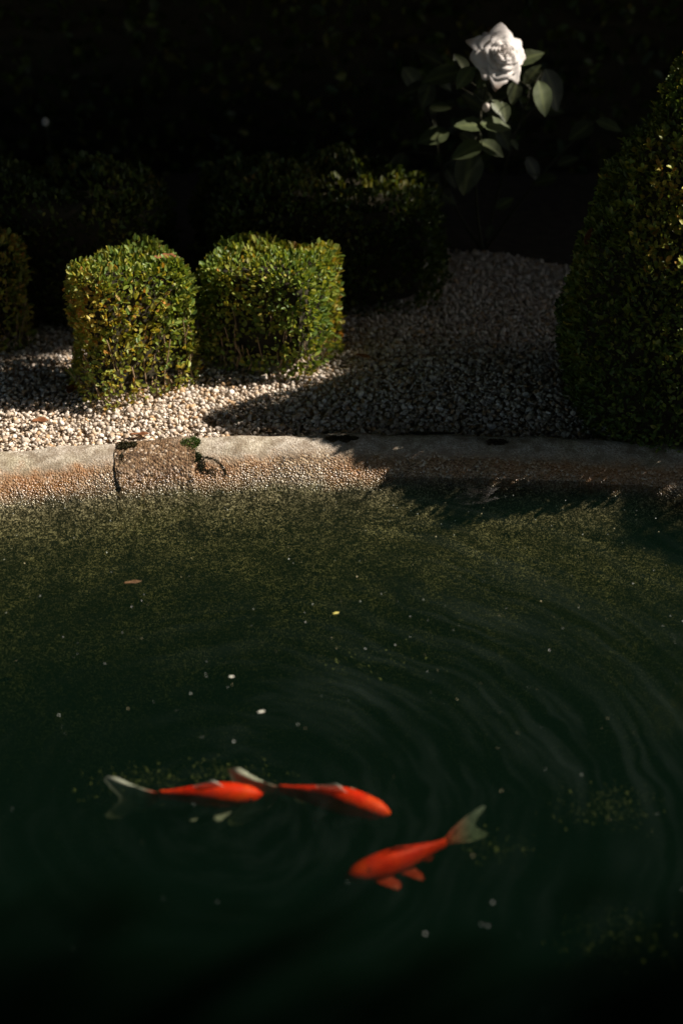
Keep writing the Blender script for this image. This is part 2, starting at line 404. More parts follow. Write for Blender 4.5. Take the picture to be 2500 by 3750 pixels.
# keep outside the rim and in front of the planted bed
q = np.hypot((gp[:, 0] - PCX) / PA, (gp[:, 1] - PCY) / PB)
sdist = (q - 1) * PB
keep = (sdist > .128) & (sdist < 3) & (gp[:, 1] < 4.30 + .12 * np.sin(gp[:, 0] * 5)) & ((lay == 0) | (rng.random(len(gp)) < .85))
gp = gp[keep]; lay = lay[keep]; k = len(gp)
size = np.clip(rng.lognormal(math.log(.0060), .27, k), .0032, .0115)
gz = .026 + .006 * lay + .008 * vnoise(np.c_[gp, 0 * gp[:, 0]], 5, 4) + rng.uniform(-.002, .003, k)
pal = np.array([1.03, 1.0, .95]) * np.array([(.68, .61, .54), (.60, .51, .42), (.76, .71, .66), (.52, .41, .31), (.55, .38, .23), (.42, .36, .31), (.66, .58, .52), (.34, .27, .21)])
cols = pal[rng.choice(8, k, p=[.24, .16, .2, .1, .07, .07, .12, .04])] * rng.uniform(.8, 1.12, (k, 1))
near_ = (lay == 1) & (gp[:, 1] < 3.75) & (np.abs(gp[:, 0]) < 1.0); g3 = np.c_[gp, gz]
gme = stones(g3[near_], size[near_], 'gravel', cols[near_]); gme2 = stones(g3[~near_], size[~near_], 'gravel', cols[~near_], sub=0)
import bmesh
bm = bmesh.new(); bm.from_mesh(gme); bm.from_mesh(gme2); bm.to_mesh(gme); bm.free(); bpy.data.meshes.remove(gme2)
tag(link('gravel', gme, M_STONE), 'pale crushed gravel spread between the pond rim and the box shrubs', 'gravel', kind='stuff')

# ------------------------------------------------------------------ leaves
def leaves(P, D, Nn, ln, wd, col, fold=.25):
    """P base points, D growth direction, Nn face normal, ln/wd sizes -> V, F, C"""
    D = unit(D); S = unit(np.cross(D, Nn)); U = np.cross(S, D)
    k = len(P); V = np.empty((k, 6, 3)); l = ln[:, None]; w = wd[:, None] * .5
    up = U * (wd * fold)[:, None]
    V[:, 0] = P; V[:, 3] = P + D * l
    V[:, 1] = P + D * l * .30 + S * w * .85 + up; V[:, 2] = P + D * l * .70 + S * w * .85 + up * .9
    V[:, 4] = P + D * l * .70 - S * w * .85 + up * .9; V[:, 5] = P + D * l * .30 - S * w * .85 + up
    b = np.arange(k)[:, None] * 6
    F = np.concatenate([b + np.array([[0, 1, 2, 3]]), b + np.array([[0, 3, 4, 5]])])
    return V.reshape(-1, 3), F, np.repeat(col, 6, 0)
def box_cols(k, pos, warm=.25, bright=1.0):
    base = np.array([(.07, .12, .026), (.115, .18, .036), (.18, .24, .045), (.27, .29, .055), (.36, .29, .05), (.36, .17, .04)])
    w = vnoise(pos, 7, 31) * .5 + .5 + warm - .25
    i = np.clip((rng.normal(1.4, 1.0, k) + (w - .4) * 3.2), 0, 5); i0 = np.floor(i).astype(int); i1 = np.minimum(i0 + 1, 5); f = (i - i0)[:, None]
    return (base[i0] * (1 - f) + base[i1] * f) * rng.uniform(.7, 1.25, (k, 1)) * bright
def surface_leaves(pts, nrm, ln, col, upb=.55, jit=.55, ratio=.58):
    k = len(pts)
    D = nrm * .75 + np.array([0, 0, upb]) + rng.normal(0, jit, (k, 3))
    Nn = nrm * .8 + np.array([0, 0, .5]) + rng.normal(0, .55, (k, 3))
    return leaves(pts, D, Nn, ln, ln * ratio * rng.uniform(.85, 1.15, k), col)
def rbox_sample(hd, r, k):
    """points and normals on a rounded box with half sizes hd (no bottom)"""
    hx, hy, hz = hd
    A = np.array([4 * hx * hy, 4 * hx * hz, 4 * hx * hz, 4 * hy * hz, 4 * hy * hz]); f = rng.choice(5, k, p=A / A.sum())
    P = rng.uniform(-1, 1, (k, 3)) * hd
    for i, (ax, s) in enumerate(((2, 1), (1, 1), (1, -1), (0, 1), (0, -1))): P[f == i, ax] = s * hd[ax]
    inner = np.clip(P, -(np.array(hd) - r), np.array(hd) - r); inner[:, 2] = np.where(P[:, 2] < 0, P[:, 2], inner[:, 2])
    n = unit(P - inner); return inner + n * r, n
def sprig(P, D, size, warm):
    k = 9; t = np.linspace(.15, 1, k); D = D / np.linalg.norm(D); side = unit(np.cross(D, rng.normal(size=3)))
    base = P + D * (t * size)[:, None]; ang = np.arange(k) * 1.57
    o2 = np.cross(D, side); out_ = side * np.cos(ang)[:, None] + o2 * np.sin(ang)[:, None]
    V, F, C = leaves(base, D * .75 + out_, D - out_ * .4, np.full(k, .0165) * rng.uniform(.8, 1.2, k), np.full(k, .010), box_cols(k, base, warm, 1.25))
    tv, tf = tube(np.stack([P, P + D * size * .5, P + D * size]), [.001, .0009, .0006], 4)
    return np.concatenate([V, tv]), np.concatenate([F, tf + len(V)]), np.concatenate([C, np.tile((.12, .11, .04), (len(tv), 1))])
def clipped_box(name, label, cat, centre, dims, yaw, leaf=.0165, cover=2.3, warm=.25, r=.035, group=None, twigs=True, base_z=.03, bare=.35, rough=1.0, bright=1.0):
    w, d, h = dims; t = thing(name, label, cat, (centre[0], centre[1], base_z), group); t.rotation_euler = (0, 0, yaw)
    hd = np.array([w / 2, d / 2, h / 2])
    area = w * d + 2 * h * (w + d); k = int(area * cover / (leaf * leaf * .45))
    P, n = rbox_sample(hd, r, k); seed = rng.integers(1000)
    P = P + n * (.019 * vnoise(P, 8, seed) + .014 * vnoise(P, 26, seed + 1))[:, None] * rough
    depth = rng.exponential(.010, k) - .006; P = P - n * np.clip(depth, -.012, .05)[:, None]; P[:, 2] += h / 2
    low = np.clip(P[:, 2] / (.45 * h), 0, 1)
    kp = rng.random(k) < (1 - bare) + bare * low
    thin = vnoise(P, 16, seed + 5) + .5 * vnoise(P, 40, seed + 6)
    kp &= rng.random(k) < np.clip(1.25 - 1.1 * np.clip(thin, 0, 1), .25, 1)
    P, n = P[kp], n[kp]; k = len(P)
    ln = leaf * rng.uniform(.55, 1.35, k)
    V, F, C = surface_leaves(P, n, ln, box_cols(k, P + seed, warm, bright))
    tag(link('foliage', npmesh('foliage', V, F, C, False), M_LEAF, t), kind='stuff')
    # inner mass of twigs
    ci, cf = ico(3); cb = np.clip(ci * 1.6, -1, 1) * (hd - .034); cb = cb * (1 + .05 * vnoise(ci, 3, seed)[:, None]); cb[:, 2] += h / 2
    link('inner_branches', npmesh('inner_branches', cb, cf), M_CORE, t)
    if twigs:
        J = Join()
        for _ in range(int(260 * (w + d))):
            Q, m = rbox_sample(hd - .004, .02, 1); q = Q[0]; q[2] = -h / 2 + rng.uniform(0, 1) ** 2 * .5 * h
            if abs(m[0][2]) > .5: continue
            e = q + np.array([*rng.normal(0, .012, 2), rng.uniform(.03, .10)]) + m[0] * .006; q[2] += h / 2 - .02; e[2] += h / 2 - .02
            v, f = tube(bez(q, (q + e) / 2 + rng.normal(0, .006, 3), e, 5), rng.uniform(.0009, .0022), 4); J.add(v, f)
        tag(link('twigs', J.mesh('twigs'), M_TWIG, t), kind='stuff')
        for _ in range(14):
            Q, m = rbox_sample(hd, r, 1); q = Q[0].copy(); q[2] += h / 2
            if q[2] < .1: continue
            V, F, C = sprig(q - m[0] * .01, m[0] * .6 + np.array([0, 0, .8]) + rng.normal(0, .25, 3), rng.uniform(.015, .035), warm)
            link('shoot', npmesh('shoot', V, F, C, False), M_LEAF, t)
    return t
def from_corner(cx, cy, w, d, yaw, right=False):
    ux, uy = math.cos(yaw), math.sin(yaw); s = -1 if right else 1
    return cx + s * ux * w / 2 - uy * d / 2, cy + s * uy * w / 2 + ux * d / 2
y1, y2 = R(39), R(-18)
cube1 = clipped_box('box_shrub', 'small clipped box cube with its broad front sunlit, tan twigs at its foot', 'shrub', from_corner(-.585, 3.235, .275, .19, y1), (.275, .19, .335), y1, bright=1.15, warm=.58, bare=.6)
cube2 = clipped_box('box_shrub', 'small clipped box cube with sunlit top and side but shaded broad front', 'shrub', from_corner(-.086, 3.40, .30, .26, y2, True), (.30, .26, .285), y2, bright=1.15, warm=.34)
cube3 = clipped_box('box_shrub', 'box cube with a yellowing side, set apart beyond the cube with tan twigs', 'shrub', (-1.05, 3.66), (.28, .28, .31), R(40), warm=.55)

# low hedge rows behind the cubes, in shade
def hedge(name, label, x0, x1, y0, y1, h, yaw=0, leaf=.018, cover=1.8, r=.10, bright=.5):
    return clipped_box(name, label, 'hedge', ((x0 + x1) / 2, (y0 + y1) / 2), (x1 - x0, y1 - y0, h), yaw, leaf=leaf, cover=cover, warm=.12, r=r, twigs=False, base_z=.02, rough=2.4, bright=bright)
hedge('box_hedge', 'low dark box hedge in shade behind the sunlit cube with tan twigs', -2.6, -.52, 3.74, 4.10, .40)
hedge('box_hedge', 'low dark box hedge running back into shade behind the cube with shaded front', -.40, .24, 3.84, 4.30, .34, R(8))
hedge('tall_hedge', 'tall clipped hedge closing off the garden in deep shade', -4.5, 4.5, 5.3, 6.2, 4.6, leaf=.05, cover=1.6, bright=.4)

# ------------------------------------------------------------------ topiary at the right
TOPX, TOPY, TOPK = .89, 3.25, 1.0
TPROF = np.array([(0, .30), (.06, .33), (.2, .345), (.32, .335), (.46, .305), (.60, .25), (.72, .19), (.84, .12), (.94, .05), (1.0, .0)])
topi = thing('topiary_cone', 'tall rounded clipped box cone in shade with a few sunlit leaf tips', 'topiary', (TOPX, TOPY, .03))
def dome_points(k):
    z = rng.uniform(0, 1.0, k); a = rng.uniform(0, 2 * np.pi, k)
    rr_ = np.interp(z, TPROF[:, 0], TPROF[:, 1]); keep = rng.random(k) < np.maximum(rr_, .06) / .345
    z, a, rr_ = z[keep], a[keep], rr_[keep]
    dr = np.interp(z, TPROF[:, 0], np.gradient(TPROF[:, 1], TPROF[:, 0]))
    n = unit(np.stack([np.cos(a), np.sin(a), -dr], 1)); P = np.stack([rr_ * np.cos(a), TOPK * rr_ * np.sin(a), z], 1)
    return P, n
P, n = dome_points(44000); k = len(P)
P = P + n * (.024 * vnoise(P, 7, 77) + .018 * vnoise(P, 24, 78))[:, None] - n * np.clip(rng.exponential(.012, k) - .006, -.02, .05)[:, None]
V, F, C = surface_leaves(P, n, 0.0150 * rng.uniform(.6, 1.3, k), box_cols(k, P, .14, .8))
tag(link('foliage', npmesh('foliage', V, F, C, False), M_LEAF, topi), kind='stuff')
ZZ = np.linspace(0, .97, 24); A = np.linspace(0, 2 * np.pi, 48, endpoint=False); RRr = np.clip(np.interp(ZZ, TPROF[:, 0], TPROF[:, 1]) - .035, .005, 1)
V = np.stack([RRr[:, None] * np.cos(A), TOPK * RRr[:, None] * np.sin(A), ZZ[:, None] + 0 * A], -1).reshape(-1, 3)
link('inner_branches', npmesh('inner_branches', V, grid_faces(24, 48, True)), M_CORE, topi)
# loose sprigs that stick out past the clipped face, leaves coloured brighter to read as sunlit
def dome_hit(px, py):
    """first point of the view ray on the dome"""
    d = ray(px, py)
    for t in np.arange(2.4, 5, .004):
        q = Vector((0, 0, CAMZ)) + d * t; zz = q.z - .03
        if 0 < zz < 1.0 and math.hypot(q.x - TOPX, (q.y - TOPY) / TOPK) < np.interp(zz, TPROF[:, 0], TPROF[:, 1]): return q
    return None
for px, py, s in ((2195, 655, .035), (2205, 600, .04), (2440, 400, .05), (2425, 520, .03), (2470, 560, .03), (2465, 680, .045), (2410, 740, .045), (2450, 760, .04),
                  (2330, 955, .04), (2370, 950, .04), (2410, 1000, .04), (2470, 990, .05), (2490, 1060, .04), (2345, 1020, .03), (2300, 700, .03), (2480, 300, .05),
                  (2445, 340, .03), (2390, 430, .03), (2490, 870, .04), (2290, 560, .03), (2440, 1240, .03), (2390, 1290, .03), (2260, 860, .03), (2485, 1290, .03)):
    q = dome_hit(px, py)
    if q is None: continue
    nn = np.array([q.x - TOPX, q.y - TOPY, .12]); D = nn / np.linalg.norm(nn) * .7 + np.array([.5, 0, .75]) + rng.normal(0, .2, 3)
    V, F, C = sprig(np.array(q) - np.array([TOPX, TOPY, .03]), D, s, .34)
    link('sprig', npmesh('sprig', V, F, C, False), M_LEAF, topi)

for _ in range(46):
    q = dome_hit(2500 - abs(rng.normal(0, 170)), rng.uniform(260, 1350))
    if q is None: continue
    nn = np.array([q.x - TOPX, q.y - TOPY, .12]); D = nn / np.linalg.norm(nn) * .8 + np.array([.3, 0, .7]) + rng.normal(0, .35, 3)
    V, F, C = sprig(np.array(q) - np.array([TOPX, TOPY, .03]), D, rng.uniform(.015, .035), .28)
    link('sprig', npmesh('sprig', V, F, C, False), M_LEAF, topi)
added_cone = thing('topiary_cone', 'unseen second box cone added past the sprigged cone to shade the rim', 'topiary', (1.95, 2.98, .03))  # unseen cone added to cast shade along the rim
for ch in [o for o in topi.children if o.name.split('.')[0] in ('foliage', 'inner_branches')]:
    c = ch.copy(); COL.objects.link(c); c.parent = added_cone

# ------------------------------------------------------------------ koi
def fish_material(name, nose_white=False, dark=0.0):
    m, nt, p = mat(name); co = objco(nt); L = nt.links
    sep = N(nt, 'ShaderNodeSeparateXYZ'); L.new(co, sep.inputs[0])
    n1 = noise(nt, co, 26, 3); n2 = noise(nt, co, 60, 3)
    c = ramp(nt, n1, [(.35, (.74, .016, .0015)), (.6, (.90, .045, .003))])
    c = mix(nt, ramp(nt, n2, [(.62, 0), (.70, .75)]), c, (.12, .02, .008))
    belly = N(nt, 'ShaderNodeMapRange'); L.new(sep.outputs['Z'], belly.inputs[0]); belly.inputs[1].default_value = -.012; belly.inputs[2].default_value = -.024
    c = mix(nt, belly.outputs[0], c, (.55, .08, .02))
    if nose_white:
        w = N(nt, 'ShaderNodeMapRange'); L.new(sep.outputs['X'], w.inputs[0]); w.inputs[1].default_value = .104; w.inputs[2].default_value = .110
        c = mix(nt, w.outputs[0], c, (.8, .72, .6))
    sc = N(nt, 'ShaderNodeTexVoronoi'); sc.inputs['Scale'].default_value = 210; L.new(co, sc.inputs['Vector'])
    bump(nt, sc.outputs['Distance'], .25, .001, p)
    c = mix(nt, ramp(nt, sc.outputs['Distance'], [(.2, 0), (.75, .45)]), c, (.30, .012, .002))
    c = mix(nt, ramp(nt, noise(nt, co, 14, 2), [(.52, 0), (.72, .5)]), c, (.95, .16, .012))
    L.new(c, p.inputs['Base Color']); p.inputs['Roughness'].default_value = .5; p.inputs['Specular IOR Level'].default_value = .12
    return m
def fin_material(name, c, alpha, root=None, reach=.03):
    m, nt, p = mat(name); co = objco(nt); L = nt.links
    p.inputs['Base Color'].default_value = (*c, 1); p.inputs['Roughness'].default_value = .5
    if root:
        sp_ = N(nt, 'ShaderNodeSeparateXYZ'); L.new(co, sp_.inputs[0]); mr = N(nt, 'ShaderNodeMapRange'); L.new(sp_.outputs['X'], mr.inputs[0]); mr.inputs[1].default_value = -.095; mr.inputs[2].default_value = -.095 - reach
        L.new(mix(nt, mr.outputs[0], (.75, .04, .004), c), p.inputs['Base Color'])
    t = N(nt, 'ShaderNodeBsdfTransparent'); mx = N(nt, 'ShaderNodeMixShader')
    w = noise(nt, co, 90, 3); L.new(ramp(nt, w, [(.3, max(alpha - .15, 0)), (.7, min(alpha + .15, 1))]), mx.inputs[0])
    L.new(t.outputs[0], mx.inputs[1]); L.new(p.outputs[0], mx.inputs[2]); L.new(mx.outputs[0], nt.nodes['Material Output'].inputs['Surface'])
    return m
M_FISH = fish_material('koi skin'); M_FISHW = fish_material('koi skin white nose', True)
M_FIN = fin_material('pale fin', (.62, .64, .58), .45); M_TAIL = fin_material('pale tail', (.60, .62, .55), .58, True, .022); M_FINR = fin_material('red fin', (.55, .03, .004), .7); M_FINT = fin_material('clear tail fin', (.35, .42, .36), .24, True, .055)
M_EYE = plain('fish eye', (.01, .01, .01), .15, spec=.6)
def fin(name, poly, parent, m, rays=9, curve=.01, thick=.0007):
    """poly: two edge polylines (root, tip) as arrays -> thin curved solid fin"""
    root, tip = (np.asarray(a, float) for a in poly)
    def rs(a, k):
        d = np.r_[0, np.cumsum(np.linalg.norm(np.diff(a, axis=0), axis=1))]; t = np.linspace(0, d[-1], k)
        return np.stack([np.interp(t, d, a[:, i]) for i in range(3)], 1)
    nu = 14; nv = 7; a, b = rs(root, nu), rs(tip, nu); t = np.linspace(0, 1, nv)
    G = a[:, None] * (1 - t)[None, :, None] + b[:, None] * t[None, :, None]
    nrm = np.cross(b[nu // 2] - a[nu // 2], a[-1] - a[0] + 1e-6); nrm = nrm / (np.linalg.norm(nrm) + 1e-9)
    wv = curve * np.sin(t * 2.2)[None, :] * (1 + .3 * np.sin(np.linspace(0, 5, nu)))[:, None] + .0006 * ((np.arange(nu) % 2)[:, None])
    G = G + nrm * wv[..., None]
    V0 = (G + nrm * thick / 2).reshape(-1, 3); V1 = (G - nrm * thick / 2).reshape(-1, 3)
    F = grid_faces(nu, nv)
    bd = [i * nv for i in range(nu)] + [(nu - 1) * nv + j for j in range(1, nv)] + [i * nv + nv - 1 for i in range(nu - 2, -1, -1)] + [j for j in range(nv - 2, 0, -1)]
    o = nu * nv; side = np.array([[bd[i], bd[(i + 1) % len(bd)], bd[(i + 1) % len(bd)] + o, bd[i] + o] for i in range(len(bd))])
    return link(name, npmesh(name, np.concatenate([V0, V1]), np.concatenate([F, F[:, ::-1] + o, side])), m, parent)
def koi(label, nose, tailroot, depth, bend, skin, m_tail, m_fin, tail_len=.075, tail_spread=.045, girth=1.0, roll=0, tail_droop=0.0, tail_tilt=.35, length_k=1.0, m_dors=None):
    A = atz(*nose, -depth); B = atz(*tailroot, -depth); c = (A + B) / 2; d = A - B; BL = d.length * length_k
    t = thing('koi_fish', label, 'fish', c); t.rotation_euler = (R(roll), 0, math.atan2(d.y, d.x))
    Lh = BL / 2; k = BL / .2
    s = np.linspace(0, 1, 40)
    def spine(s):    # s 0 nose .. 1 peduncle
        x = Lh - s * BL; y = bend * (s ** 2) * k; return x, y
    hz = np.interp(s, [0, .02, .06, .14, .28, .42, .58, .75, .9, 1], [.0035, .0085, .0135, .0195, .0255, .0275, .0245, .0185, .0130, .0118]) * k * girth * 1.12
    hw = np.interp(s, [0, .02, .06, .14, .28, .42, .58, .75, .9, 1], [.0035, .0085, .0130, .0180, .0215, .0220, .0185, .0125, .0072, .0048]) * k * girth
    for _ in range(3):
        hz[1:-1] = .25 * hz[:-2] + .5 * hz[1:-1] + .25 * hz[2:]; hw[1:-1] = .25 * hw[:-2] + .5 * hw[1:-1] + .25 * hw[2:]
    a = np.linspace(0, 2 * np.pi, 24, endpoint=False); x, y = spine(s)
    zc = np.interp(s, [0, .3, 1], [-.002, 0, .001]) * k
    V = np.stack([x[:, None] + 0 * a, y[:, None] + hw[:, None] * np.cos(a), zc[:, None] + hz[:, None] * np.sin(a) * np.where(np.sin(a) > 0, 1.0, .92)], -1)
    nose_v = np.array([[x[0] + .003 * k, y[0], zc[0]]]); tail_v = np.array([[x[-1] - .002, y[-1], zc[-1]]])
    Vb = np.concatenate([V.reshape(-1, 3)]); F = grid_faces(40, 24, True)
    # caps as degenerate-free rings
    ring0 = V[0] * .35 + nose_v * .65; ring1 = V[-1] * .3 + tail_v * .7; nV = len(Vb)
    Vb = np.concatenate([Vb, ring0, ring1])
    i = np.arange(24); j = (i + 1) % 24
    F = np.concatenate([F, np.stack([nV + i, nV + j, j, i], 1), np.stack([39 * 24 + i, 39 * 24 + j, nV + 24 + j, nV + 24 + i], 1),
                        np.array([[nV + q, nV + 23 - q, nV + 22 - q, nV + q + 1] for q in range(11)]), np.array([[nV + 24 + q, nV + 25 + q, nV + 46 - q, nV + 47 - q] for q in range(11)])])
    link('body', npmesh('body', Vb, F), skin, t)
    def at(sv, yy=0, zz=0):
        xx, y0 = spine(sv); return np.array([xx, y0 + yy, zz])
    H = lambda sv: float(np.interp(sv, s, hz)); W = lambda sv: float(np.interp(sv, s, hw))
    # dorsal
    ss = np.linspace(.36, .60, 8)
    root = np.array([at(q, 0, H(q) * .93) for q in ss]); hgt = np.array([.014, .019, .017, .013, .009, .007, .005, .003]) * k
    tip = np.array([at(q + .07, .004, H(q) * .9 + h_) for q, h_ in zip(ss, hgt)])
    fin('dorsal_fin', (root, tip), t, m_dors or m_fin, curve=.003)
    # tail with a notch
    p0, p1 = at(.985, 0, .0095 * k), at(.985, 0, -.0095 * k)
    root = np.array([p0, at(.99, 0, .003), at(.99, 0, -.003), p1]); e = at(1.0); tl, ts = 1.3 * tail_len * k, 1.25 * tail_spread * k
    dy = bend * 2.2 * tl * 8
    tip = np.array([e + (-tl * .35, dy * .3, ts * .55), e + (-tl * .75, dy * .7, ts * .95), e + (-tl, dy, ts * .92), e + (-tl * .86, dy * .9, ts * .45), e + (-tl * .66, dy * .7, -.002), e + (-tl * .86, dy * .9, -ts * .45), e + (-tl * 1.05, dy, -ts * .95), e + (-tl * .75, dy * .7, -ts * .92), e + (-tl * .35, dy * .3, -ts * .5)])
    tip[:, 1] += (tip[:, 2] - e[2]) * tail_tilt; tip[:, 2] -= tail_droop * k
    fin('tail_fin', (root, tip), t, m_tail, curve=.008)
    for sd in (-1, 1):
        # pectoral, pelvic
        for nm, sv, ln_, wd_, zz in (('pectoral_fin', .24, .050, .026, -.62), ('pelvic_fin', .52, .042, .020, -.75)):
            b0 = at(sv, sd * W(sv) * .75, H(sv) * zz); b1 = at(sv + .05, sd * W(sv + .05) * .72, H(sv) * zz)
            dirv = np.array([-.78, sd * .66, -.18]); dirv /= np.linalg.norm(dirv); per = np.array([-.75, -sd * .6, -.05])
            l_, w_ = ln_ * k, wd_ * k
            tipp = np.array([b0 + dirv * l_ * .55, b0 + dirv * l_ * .95 + per * w_ * .12, b0 + dirv * l_ * 1.0 + per * w_ * .5, b0 + dirv * l_ * .8 + per * w_ * .95, b1 + dirv * l_ * .3 + per * w_ * .75])
            fin(nm, (np.array([b0, b1]), tipp), t, m_fin, curve=.004)
        ev, ef = ico(2); eo = link('eye', npmesh('eye', ev * .0032 * k, ef), M_EYE, t); eo.location = at(.105, sd * W(.105) * .93, H(.105) * .18)
    b0, b1 = at(.74, 0, -H(.74) * .85), at(.82, 0, -H(.82) * .85)
    fin('anal_fin', (np.array([b0, b1]), np.array([b0 + (-.012 * k, 0, -.016 * k), b0 + (-.026 * k, 0, -.018 * k), b1 + (-.014 * k, 0, -.006 * k)])), t, m_fin, curve=.002)
    return t
koi('red koi with white tail trailing close behind the white-nosed koi', (958, 2905), (585, 2926), .06, .010, M_FISH, M_TAIL, M_FIN, tail_len=.085, tail_spread=.042, roll=14, tail_droop=.012)
koi('red koi with white nose and pale tail swimming ahead of another', (1425, 2975), (1035, 2872), .065, -.012, M_FISHW, M_TAIL, M_FIN, tail_len=.075, tail_spread=.052, roll=14, tail_droop=.026)
koi('red koi with red side fins and see-through tail, swimming alone', (1265, 3208), (1635, 3105), .10, -.010, M_FISH, M_FINT, M_FINR, tail_len=.078, tail_spread=.028, roll=-12, m_dors=M_FINR, tail_tilt=-.35)

# ------------------------------------------------------------------ rose
M_PETAL, nt, p = mat('white rose petal'); L = nt.links
a = N(nt, 'ShaderNodeAttribute', attribute_name='Col'); L.new(a.outputs['Color'], p.inputs['Base Color'])
p.inputs['Roughness'].default_value = .55; p.inputs['Specular IOR Level'].default_value = .2
t_ = N(nt, 'ShaderNodeBsdfTranslucent'); L.new(a.outputs['Color'], t_.inputs['Color']); mx = N(nt, 'ShaderNodeMixShader'); mx.inputs[0].default_value = .42
L.new(p.outputs[0], mx.inputs[1]); L.new(t_.outputs[0], mx.inputs[2]); L.new(mx.outputs[0], nt.nodes['Material Output'].inputs['Surface'])

ROSEY = 4.15
rose_c = aty(1820, 208, ROSEY)
bush = thing('rose_bush', 'rose bush with one white bloom and broad leaves, dark bed behind the gravel', 'rose bush', (.46, 4.42, .02))
def child(name, me, m, par):
    o = link(name, me, m); o.parent = par; o.matrix_parent_inverse = Matrix.Translation(-bush.location); return o
bloom = link('bloom', None, None); bloom.parent = bush
bloom.location = rose_c - bush.location
view = (Vector((0, 0, CAMZ)) - rose_c).normalized()
face = (view + Vector((.58, 0, .46))).normalized()
bloom.rotation_euler = face.to_track_quat('Z', 'Y').to_euler()
bloom.scale = (1.12, 1.0, 1.0); bloom.empty_display_size = .03
def petal(r0, r1, h, ang, span, point, curl, brown=0.0, spiral=.0, wob=.003):
    """cupped shell petal in bloom space (+z towards the viewer)"""
    nu, nv = 12, 13; u = np.linspace(0, 1, nu)[:, None]; v = np.linspace(-1, 1, nv)[None]
    ext = 1 - .22 * np.abs(v) ** 2.6 + point * .17 * np.exp(-(v / .22) ** 2) - .05 * point
    uu = u * ext + .02 * np.sin(v * 7 + ang * 5) * u
    az = ang + v * span * (.45 + .55 * np.sqrt(u)) + .05 * np.sin(u * 5 + ang)
    rad = r0 + (r1 - r0) * uu ** 1.25 + spiral * v * u
    z = h * np.sin(np.clip(uu, 0, 1.15) * np.pi * .5) - curl * np.clip(uu - .6, 0, 1) ** 2 * 5 + wob * np.sin(v * 5 + ang * 7) * u ** 2
    V = np.stack([rad * np.cos(az), rad * np.sin(az), z + 0 * v], -1)
    e = np.clip((uu - .86) / .2, 0, 1) * brown
    base = np.array([.87, .835, .815]); cream = np.array([.80, .72, .56]); br = np.array([.50, .31, .18])
    f_ = (.65 * (1 - u) ** 2)[..., None] + 0 * v[..., None]
    cc = base * (1 - f_) + cream * f_
    cc = cc * (1 - .8 * e[..., None]) + br * .8 * e[..., None]
    cc = cc * (1 + .05 * vnoise(V, 120, 3))[..., None]
    return V.reshape(-1, 3), grid_faces(nu, nv), cc.reshape(-1, 3)
def add_petal(*a_, **k_):
    V, F, C = petal(*a_, **k_); o = link('petal', npmesh('petal', V, F, C), M_PETAL); o.parent = bloom
    so = o.modifiers.new('thickness', 'SOLIDIFY'); so.thickness = .0007; so.offset = 0
# outline of outer petals traced: angle (deg, counter-clockwise from right) and reach
for ang, reach, sp_, pt, brn in ((70, .090, 36, 1, .0), (30, .080, 34, 1, .0), (-6, .076, 34, .8, .1), (-38, .070, 34, .6, .0), (-62, .082, 32, 1, .1), (-106, .090, 30, 1, .9),
                                 (-138, .080, 36, .5, .3), (176, .078, 40, .3, .2), (140, .086, 30, 1, .8), (106, .074, 36, .4, .0)):
    add_petal(.008, reach, .012 + rng.uniform(-.004, .004), R(ang), R(sp_), pt, .012, brn)
for q, (n_, r1, h_, sp_, cu) in enumerate(((6, .066, .024, 46, .012), (6, .054, .036, 44, .013), (5, .039, .044, 48, .009), (5, .029, .049, 50, .006), (4, .0195, .052, 60, .003), (3, .011, .053, 75, .0), (2, .005, .052, 110, .0))):
    off = rng.uniform(0, 360)
    for i in range(n_):
        add_petal(.004, r1 * rng.uniform(.92, 1.1), h_ + rng.uniform(-.004, .004), R(off + i * 360 / n_ + rng.uniform(-8, 8)), R(sp_ * rng.uniform(.85, 1.1)), rng.uniform(0, .7), cu * rng.uniform(.6, 1.5), 0, .0035 * (r1 / .04) ** .3, .004)

def rose_leaf(px, py, ang, length_px, Y, facing=.6, bright=1.0, wide=.62, cup=.15):
    """one leaf: centre pixel, screen angle of its tip, length in photo pixels, distance"""
    c = aty(px, py, Y); dep = (c - Vector((0, 0, CAMZ))).length; Ln = length_px / FPX * dep * .90
    rgt = Vector((1, 0, 0)); upv = Vector((0, math.sin(PITCH), math.cos(PITCH))); bk = rgt.cross(upv)
    D = (rgt * math.cos(R(ang)) + upv * math.sin(R(ang)) + bk * rng.uniform(-.35, .15)).normalized()
    nn = (bk * facing + Vector((rng.uniform(-.1, .4), -.1, .75))).normalized(); S = D.cross(nn).normalized(); U = S.cross(D)
    nu, nv = 11, 7; u = np.linspace(0, 1, nu)[:, None]; v = np.linspace(-1, 1, nv)[None]
    w = Ln * wide * .5 * np.sin(np.pi * np.clip(u, .001, 1) ** .82) ** .8 * (1 + .05 * np.cos(u * 60))
    w[0] = .0008; w[-1] = .0005
    zz = cup * w * v ** 2 - .12 * Ln * (u - .4) ** 2 + .012 * Ln * np.sin(u * 22) * np.abs(v)
    V = (np.array(c) + np.array(D) * ((u - .5) * Ln + 0 * v)[..., None] + np.array(S) * (w * v)[..., None] + np.array(U) * zz[..., None])
    base = np.array([.052, .066, .028]) * bright  # colour scaled per leaf: lit leaves painted paler, dim ones darker
    cc = base * (1 + .22 * np.sin(u * 24 + np.abs(v) * 4)[..., None] * .4) + np.array([.05, .055, .02]) * np.exp(-(v[..., None] / .12) ** 2) + 0 * u[..., None]
    o = child('leaf', npmesh('leaf', V.reshape(-1, 3), grid_faces(nu, nv), cc.reshape(-1, 3)), M_ROSELEAF, bush)
    return V[0, 3], c
